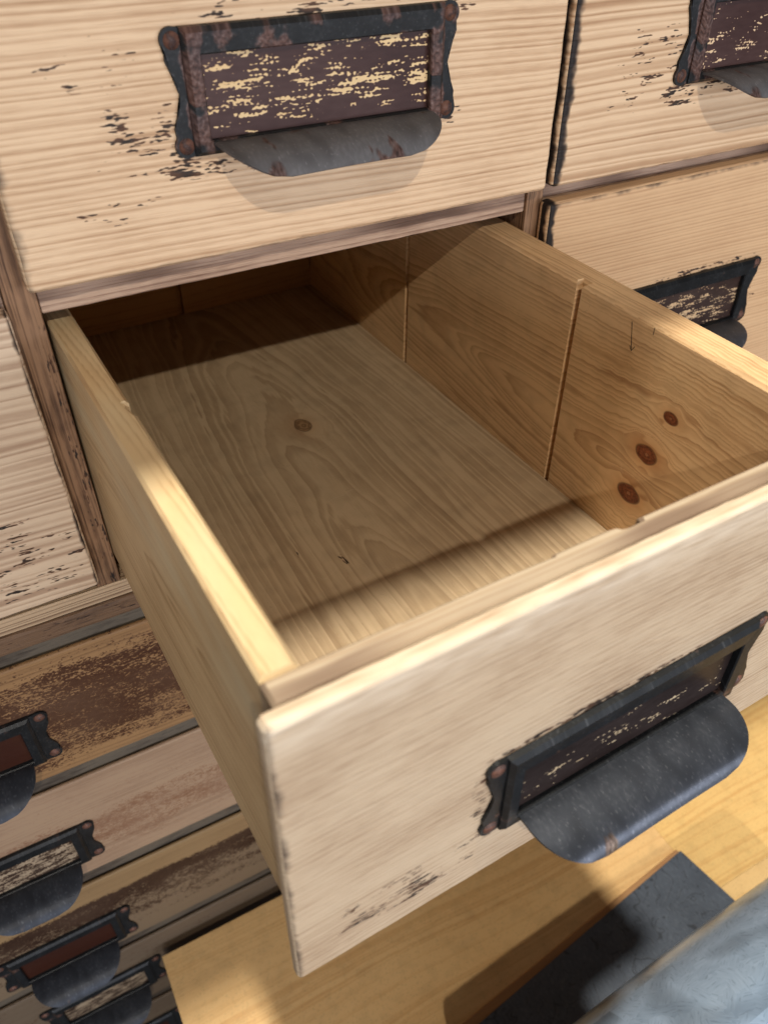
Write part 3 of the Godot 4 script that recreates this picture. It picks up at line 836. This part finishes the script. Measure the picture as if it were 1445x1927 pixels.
func wood_picture(s: Dictionary) -> Array:
	var w: int = s.w
	var h: int = s.h
	var sd: int = s.seed
	var na := noise(sd)
	var nb := noise(sd + 1, 2)
	var nf := noise(sd + 2)
	var nk := noise(sd + 3, 2)
	var light: Color = s.light
	var dark: Color = s.dark
	var per: float = s.per
	var wav: float = s.wav
	var late_k: float = s.late
	var tilt: float = s.tilt
	var fine: float = s.fine
	var mottle: float = s.get("mottle", 0.1)
	var knots: Array = s.get("knots", [])
	var flame: Array = s.get("flame", [])
	var flecks: Array = s.get("flecks", [])
	var edges: Array = s.get("edges", [])
	var pale_top: Array = s.get("pale_top", [])
	var pale: Array = s.get("pale", [])
	var band: Array = s.get("band", [])
	var cover: Array = s.get("cover", [])
	var under: Array = s.get("under", [])
	var paint: Color = s.get("paint", Color.BLACK)
	var scratch: float = s.get("scratch", 0.0)
	var streak: float = s.get("streak", 0.0)
	var soft: float = s.get("soft", 0.0)
	var rounded: float = s.get("rounded", 0.0)
	var worn: float = s.get("worn", 0.0)
	var vary: float = 0.6 if rounded > 0.5 else 0.9
	var pores: float = s.get("pores", 0.0)
	var col := PackedByteArray()
	col.resize(w * h * 3)
	var hgt := PackedByteArray()
	hgt.resize(w * h)
	var vm: float = s.v0 + s.lv * 0.5
	for j in h:
		var v: float = s.v0 + s.lv * (j + 0.5) / h
		var vr := 1.0 - (j + 0.5) / h
		var cov := ladder(cover, vr) if cover else 0.0
		for i in w:
			var u: float = s.u0 + s.lu * (i + 0.5) / w
			var vv: float = v + tilt * (u - s.u0)
			vv += wav * na.get_noise_2d(u * 4.0, v * 12.0) + wav * 0.07 * na.get_noise_2d(u * 26.0 + 9.0, v * 70.0)
			var in_knot := 0.0
			var ring := 0.0
			var halo := 0.0
			for kn in knots:
				var dx: float = (u - kn[0]) * 0.72
				var dy: float = v - kn[1]
				var r: float = kn[2] * (1.0 + 0.07 * na.get_noise_2d(u * 150.0, v * 150.0))
				var d2 := dx * dx + dy * dy
				var q := r * r / maxf(d2, r * r * 0.2)
				var reach: float = kn[3]
				vv -= dy * minf(0.94, q * 3.2 * minf(1.0, reach))
				var d := sqrt(d2) / r
				if d < 1.0:
					in_knot = maxf(in_knot, minf(1.0, (1.0 - d) * 5.0) * minf(1.0, reach))
					ring = d
				halo = maxf(halo, exp(-maxf(0.0, d - 1.0) * 1.1) * clampf(reach - 0.6, 0.0, 1.0))
			var rc: float = vv / per + vary * nb.get_noise_2d(vv * 160.0, 3.0) + 0.06 * nb.get_noise_2d(u * 12.0, v * 300.0)
			if flame:
				var fy: float = vv - flame[1]
				var run: float = (flame[0] - u) * 60.0 + 1.2 * na.get_noise_2d(u * 16.0 + 40.0, v * 30.0)
				var grow: float = flame[2] * log(1.0 + exp(clampf(run, -30.0, 30.0))) / 60.0
				rc = sqrt(fy * fy + grow * grow + 1e-7) * flame[3] / per + vary * nb.get_noise_2d(sqrt(fy * fy + grow * grow) * 170.0, 3.0) + 0.16 * nb.get_noise_2d(u * 18.0, v * 260.0) + 0.5 * na.get_noise_2d(u * 6.0, v * 22.0)
			var k := floorf(rc)
			var ph: float = rc - k
			var hs := sin(k * 12.9898 + sd) * 43758.5453
			hs -= floorf(hs)
			var late: float = ph * ph * ph * (1.0 - smoothstep(0.86, 1.0, ph)) * 1.7 * (0.45 + 0.55 * hs)
			if rounded > 0.0:
				late = lerpf(late, pow(0.5 - 0.5 * cos(TAU * ph), 2.1) * (0.4 + 0.6 * hs) * 1.05, rounded)
			var fib := nf.get_noise_2d(u * 70.0, vv * 2300.0)
			var blo := na.get_noise_2d(u * 22.0 + 77.0, v * 34.0) + 0.6 * nk.get_noise_2d(u * 120.0, v * 420.0)
			var t := clampf(late * late_k + fib * fine * 2.0 + blo * mottle, 0.0, 1.1)
			var c := light.lerp(dark, t)
			var hh: float = 0.72 - late * 0.42 * late_k + fib * fine * 3.0 + blo * 0.03
			if worn > 0.0:
				var hair := absf(nf.get_noise_2d(u * 30.0 + v * 21.0 + 60.0, v * 60.0 - u * 14.0))
				if hair < 0.008 and na.get_noise_2d(u * 40.0 + 10.0, v * 40.0) > 0.15:
					c = c.lightened(0.10 * worn)
				var hair2 := absf(nf.get_noise_2d(u * 16.0 - v * 44.0 + 160.0, v * 22.0 + u * 30.0))
				if hair2 < 0.006 and na.get_noise_2d(u * 34.0 + 70.0, v * 34.0) > 0.2:
					c = c.darkened(0.10 * worn)
				c = c.darkened(worn * clampf(0.07 * nk.get_noise_2d(u * 60.0 + 5.0, v * 60.0), 0.0, 0.06))
			if pores > 0.0:
				var po := nf.get_noise_2d(u * 420.0, v * 1500.0)
				if po > 0.62:
					c = c.darkened(0.07 * pores)
			for b in pale:
				var d: float = (v - b[0]) / b[1]
				var a: float = exp(-d * d) * b[2] * (0.6 + 0.7 * na.get_noise_2d(u * 20.0 + 5.0, v * 60.0))
				c = c.lerp(Color(0.84, 0.80, 0.68), clampf(a, 0.0, 0.8))
			for b in pale_top:
				var d: float = (v - b[0]) / b[1]
				var a: float = exp(-d * d) * b[2] * clampf(0.75 + 0.7 * nk.get_noise_2d(u * 50.0, v * 300.0), 0.0, 1.2)
				c = c.lerp(Color(0.86, 0.80, 0.71), clampf(a, 0.0, 0.95))
			if halo > 0.0:
				c = c.lerp(Color(0.62, 0.36, 0.17), halo * 0.35)
			if in_knot > 0.0:
				var rr := 0.5 + 0.5 * sin(ring * 12.0 + 2.0 * na.get_noise_2d(u * 300.0, v * 300.0))
				var kc := Color(0.50, 0.28, 0.17).lerp(Color(0.24, 0.12, 0.075), rr * 0.45 + 0.4 * nk.get_noise_2d(u * 900.0, v * 900.0))
				if ring < 0.16:
					kc = kc.lerp(Color(0.66, 0.47, 0.33), 0.7)
				if knots[0][3] < 1.0:
					kc = Color(0.62, 0.50, 0.36).lerp(Color(0.40, 0.30, 0.21), rr * 0.7)
				if ring > 0.80:
					kc = kc.lerp(Color(0.13, 0.08, 0.055), smoothstep(0.78, 0.92, ring) * 0.9)
					hh -= 0.25
				c = c.lerp(kc, in_knot)
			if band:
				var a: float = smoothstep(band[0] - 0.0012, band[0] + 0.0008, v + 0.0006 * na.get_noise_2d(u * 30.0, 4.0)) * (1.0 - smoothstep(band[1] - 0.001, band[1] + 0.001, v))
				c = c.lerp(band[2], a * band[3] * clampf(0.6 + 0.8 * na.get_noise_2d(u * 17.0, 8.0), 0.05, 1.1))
			if cover:
				var pn := 0.36 * na.get_noise_2d(u * 26.0 + 31.0, v * 100.0)
				if streak > 0.0:
					pn = 0.50 * na.get_noise_2d(u * 58.0 + 31.0, v * 210.0) + 0.62 * nk.get_noise_2d(u * 95.0 + 70.0, v * 760.0) + 0.36 * nf.get_noise_2d(u * 560.0, v * 820.0)
				else:
					pn += 0.55 * nk.get_noise_2d(u * 190.0, v * 620.0) + 0.38 * nf.get_noise_2d(u * 620.0 + 9.0, v * 1200.0)
				var a := cov * 2.0 - 1.0 - pn * 1.25
				a = smoothstep(-0.5, 0.5, a) * 0.7 if soft > 0.0 else smoothstep(-0.09, 0.09, a)
				if scratch > 0.0:
					var wx := u + 0.004 * na.get_noise_2d(u * 90.0, v * 90.0)
					var wy := v + 0.004 * na.get_noise_2d(u * 90.0 + 50.0, v * 90.0)
					var rid := absf(nf.get_noise_2d(wx * 120.0 + 300.0, wy * 170.0))
					var rid2 := absf(nf.get_noise_2d(wx * 90.0 - 200.0, wy * 320.0))
					var gate := na.get_noise_2d(u * 60.0 + 400.0, v * 60.0)
					if rid < 0.055 and gate > 0.0 or rid2 < 0.05 and gate < 0.15:
						a *= 1.0 - scratch * clampf(0.6 + na.get_noise_2d(u * 300.0, v * 300.0), 0.0, 1.0)
				if under and vr > under[0] + 0.02 * na.get_noise_2d(u * 20.0, 0.0):
					c = c.lerp(under[1], 0.8)
				c = c.lerp(paint.lightened(0.05 * blo), a)
				hh = lerpf(hh - 0.1, 0.86, a)
			for e in edges:
				var d: float = absf((u if e[0] == 0 else v) - e[1]) / e[2]
				if d < 1.4:
					var n := 0.4 * nk.get_noise_2d(u * 170.0, v * 170.0) + 0.45 * na.get_noise_2d(u * 50.0, v * 50.0)
					var a := clampf((1.0 - d) * e[3] + n * (0.35 + 0.35 * (e[3] - 0.4)), 0.0, 1.0) * clampf(1.4 - d, 0.0, 0.4) * 2.5
					c = c.lerp(INK, smoothstep(0.1, 0.85, a) * minf(1.0, 0.55 + 0.35 * e[3]))
			if flecks:
				var den := 0.0
				for f in flecks:
					var ex: float = (u - f[0]) / f[2]
					var ey: float = (v - f[1]) / f[3]
					var d2 := ex * ex + ey * ey
					if d2 < 1.0:
						den = maxf(den, f[4] * (1.0 - d2 * d2))
				if den > 0.05:
					var n := 0.5 + 0.5 * (0.72 * nk.get_noise_2d(u * 60.0 + 11.0, vv * 620.0) + 0.38 * nf.get_noise_2d(u * 300.0, vv * 1100.0) + 0.42 * na.get_noise_2d(u * 75.0, v * 150.0))
					var a := smoothstep(1.0 - den * 0.62, 1.0 - den * 0.62 + 0.13, n)
					c = c.lerp(INK.lerp(Color(0.33, 0.21, 0.14), clampf(0.35 + 0.9 * na.get_noise_2d(u * 130.0, v * 300.0), 0.0, 0.8)), a * 0.93)
					hh += 0.06 * a
			var o := (j * w + i) * 3
			col[o] = clampi(int(c.r * 255.0 + 0.5), 0, 255)
			col[o + 1] = clampi(int(c.g * 255.0 + 0.5), 0, 255)
			col[o + 2] = clampi(int(c.b * 255.0 + 0.5), 0, 255)
			hgt[j * w + i] = clampi(int(hh * 255.0), 0, 255)
	return [col, hgt]


func iron_picture(s: Dictionary) -> Array:
	var w: int = s.w
	var h: int = s.h
	var na := noise(s.seed, 4)
	var nb := noise(s.seed + 1, 2)
	var nc := noise(s.seed + 2)
	var col := PackedByteArray()
	col.resize(w * h * 3)
	var hgt := PackedByteArray()
	hgt.resize(w * h)
	var lip: float = s.get("lip", 0.0)
	var scr: float = s.get("scratch", 0.0)
	var sides: float = s.get("sides", 0.0)
	for j in h:
		for i in w:
			var x := i / float(w) * 7.0
			var y := j / float(h) * 7.0 * h / w
			var n := 0.5 + 0.62 * na.get_noise_2d(x, y)
			var am: float = s.amount
			if lip > 0.0:
				am += lip * smoothstep(0.13, 0.30, j / float(h)) * clampf(0.6 + 0.9 * nb.get_noise_2d(x * 0.45, y * 0.45 + 7.0), 0.0, 1.0)
			if sides > 0.0:
				var off := absf(absf(i / float(w) - 0.5) - 0.145)
				am += sides * (1.0 - smoothstep(0.018, 0.036, off))
			var a := smoothstep(1.0 - am - 0.07, 1.0 - am + 0.07, n)
			var g := nb.get_noise_2d(x * 9.0, y * 9.0)
			var c: Color = s.base.lightened(clampf(0.05 * nb.get_noise_2d(x * 1.3 + 9.0, y * 1.3) + 0.06 * g, 0.0, 0.3)).darkened(clampf(-0.22 * nb.get_noise_2d(x * 1.3 + 9.0, y * 1.3), 0.0, 0.5))
			var rc: Color = s.rust.lerp(Color(0.30, 0.235, 0.225), 0.5 + 0.5 * nc.get_noise_2d(x * 1.7, y * 1.7)).darkened(clampf(-0.5 * g, 0.0, 0.4)).lightened(clampf(0.18 * g, 0.0, 0.2))
			c = c.lerp(rc, a)
			if scr > 0.0 and absf(nc.get_noise_2d(x * 7.0 + 90.0, y * 9.0)) < 0.03 and nb.get_noise_2d(x * 3.0, y * 3.0 + 40.0) > 0.1:
				c = c.lightened(0.16 * scr)
			if nc.get_noise_2d(x * 13.0, y * 13.0) > 0.74:
				c = c.lightened(0.12)
			var o := (j * w + i) * 3
			col[o] = clampi(int(c.r * 255.0 + 0.5), 0, 255)
			col[o + 1] = clampi(int(c.g * 255.0 + 0.5), 0, 255)
			col[o + 2] = clampi(int(c.b * 255.0 + 0.5), 0, 255)
			hgt[j * w + i] = clampi(int((0.5 + 0.25 * a + 0.22 * g * (0.3 + a)) * 255.0), 0, 255)
	return [col, hgt]


func spangle_picture(s: Dictionary) -> Array:
	var w: int = s.w
	var h: int = s.h
	var cells := noise(s.seed)
	cells.noise_type = FastNoiseLite.TYPE_CELLULAR
	cells.cellular_return_type = FastNoiseLite.RETURN_CELL_VALUE
	cells.cellular_jitter = 1.0
	cells.frequency = 0.42
	var na := noise(s.seed + 1)
	var nb := noise(s.seed + 2, 3)
	var col := PackedByteArray()
	col.resize(w * h * 3)
	var hgt := PackedByteArray()
	hgt.resize(w * h)
	for j in h:
		for i in w:
			var x := i / float(w) * 46.0
			var y := j / float(h) * 46.0
			var wx := x + 0.55 * na.get_noise_2d(x * 0.7, y * 0.7)
			var wy := y + 0.55 * na.get_noise_2d(x * 0.7 + 60.0, y * 0.7)
			var cv := cells.get_noise_2d(wx, wy)
			var an := cv * 9.0
			var fern := nb.get_noise_2d((x * cos(an) + y * sin(an)) * 0.34, (y * cos(an) - x * sin(an)) * 2.3)
			var t := 0.60 + 0.07 * cv + 0.11 * fern
			var c := Color(0.45, 0.535, 0.63).lerp(Color(0.74, 0.835, 0.94), clampf(t, 0.0, 1.0))
			var big := na.get_noise_2d(x * 0.12 + 9.0, y * 0.12)
			c = c.darkened(clampf(0.25 * big, 0.0, 0.25))
			if fern < -0.42:
				c = c.darkened(0.08)
			var o := (j * w + i) * 3
			col[o] = clampi(int(c.r * 255.0), 0, 255)
			col[o + 1] = clampi(int(c.g * 255.0), 0, 255)
			col[o + 2] = clampi(int(c.b * 255.0), 0, 255)
			hgt[j * w + i] = clampi(int((0.5 + 0.18 * cv + 0.3 * fern) * 255.0), 0, 255)
	return [col, hgt]


func slate_picture(s: Dictionary) -> Array:
	var w: int = s.w
	var h: int = s.h
	var na := noise(s.seed)
	var nb := noise(s.seed + 1, 3)
	var nc := noise(s.seed + 2, 2)
	var col := PackedByteArray()
	col.resize(w * h * 3)
	var hgt := PackedByteArray()
	hgt.resize(w * h)
	for j in h:
		for i in w:
			var x := i / float(w) * 15.0
			var y := j / float(h) * 15.0
			var wx := x + 1.1 * nb.get_noise_2d(x * 0.45, y * 0.45)
			var wy := y + 1.1 * nb.get_noise_2d(x * 0.45 + 40.0, y * 0.45)
			var vein := absf(na.get_noise_2d(wx * 1.25 + wy * 0.3, wy * 0.5))
			var gate := smoothstep(-0.1, 0.35, na.get_noise_2d(x * 0.35 + 80.0, y * 0.35))
			var a := (1.0 - smoothstep(0.0, 0.09, vein)) * gate
			var vein2 := absf(nc.get_noise_2d(wx * 2.4, wy * 0.9 + 30.0))
			a = maxf(a, (1.0 - smoothstep(0.0, 0.045, vein2)) * 0.7)
			var blob := smoothstep(0.62, 0.72, nc.get_noise_2d(x * 1.6, y * 1.6 + 90.0))
			a = maxf(a, blob * 0.8)
			var c := Color(0.315, 0.35, 0.40).lerp(Color(0.26, 0.29, 0.335), 0.5 + 0.5 * nb.get_noise_2d(x * 0.8, y * 0.8 + 20.0))
			c = c.lerp(Color(0.16, 0.175, 0.20), a * 0.85)
			c = c.lightened(clampf(0.08 * nc.get_noise_2d(x * 9.0, y * 4.0), 0.0, 0.1))
			var o := (j * w + i) * 3
			col[o] = clampi(int(c.r * 255.0), 0, 255)
			col[o + 1] = clampi(int(c.g * 255.0), 0, 255)
			col[o + 2] = clampi(int(c.b * 255.0), 0, 255)
			hgt[j * w + i] = clampi(int((0.6 - 0.35 * a) * 255.0), 0, 255)
	return [col, hgt]
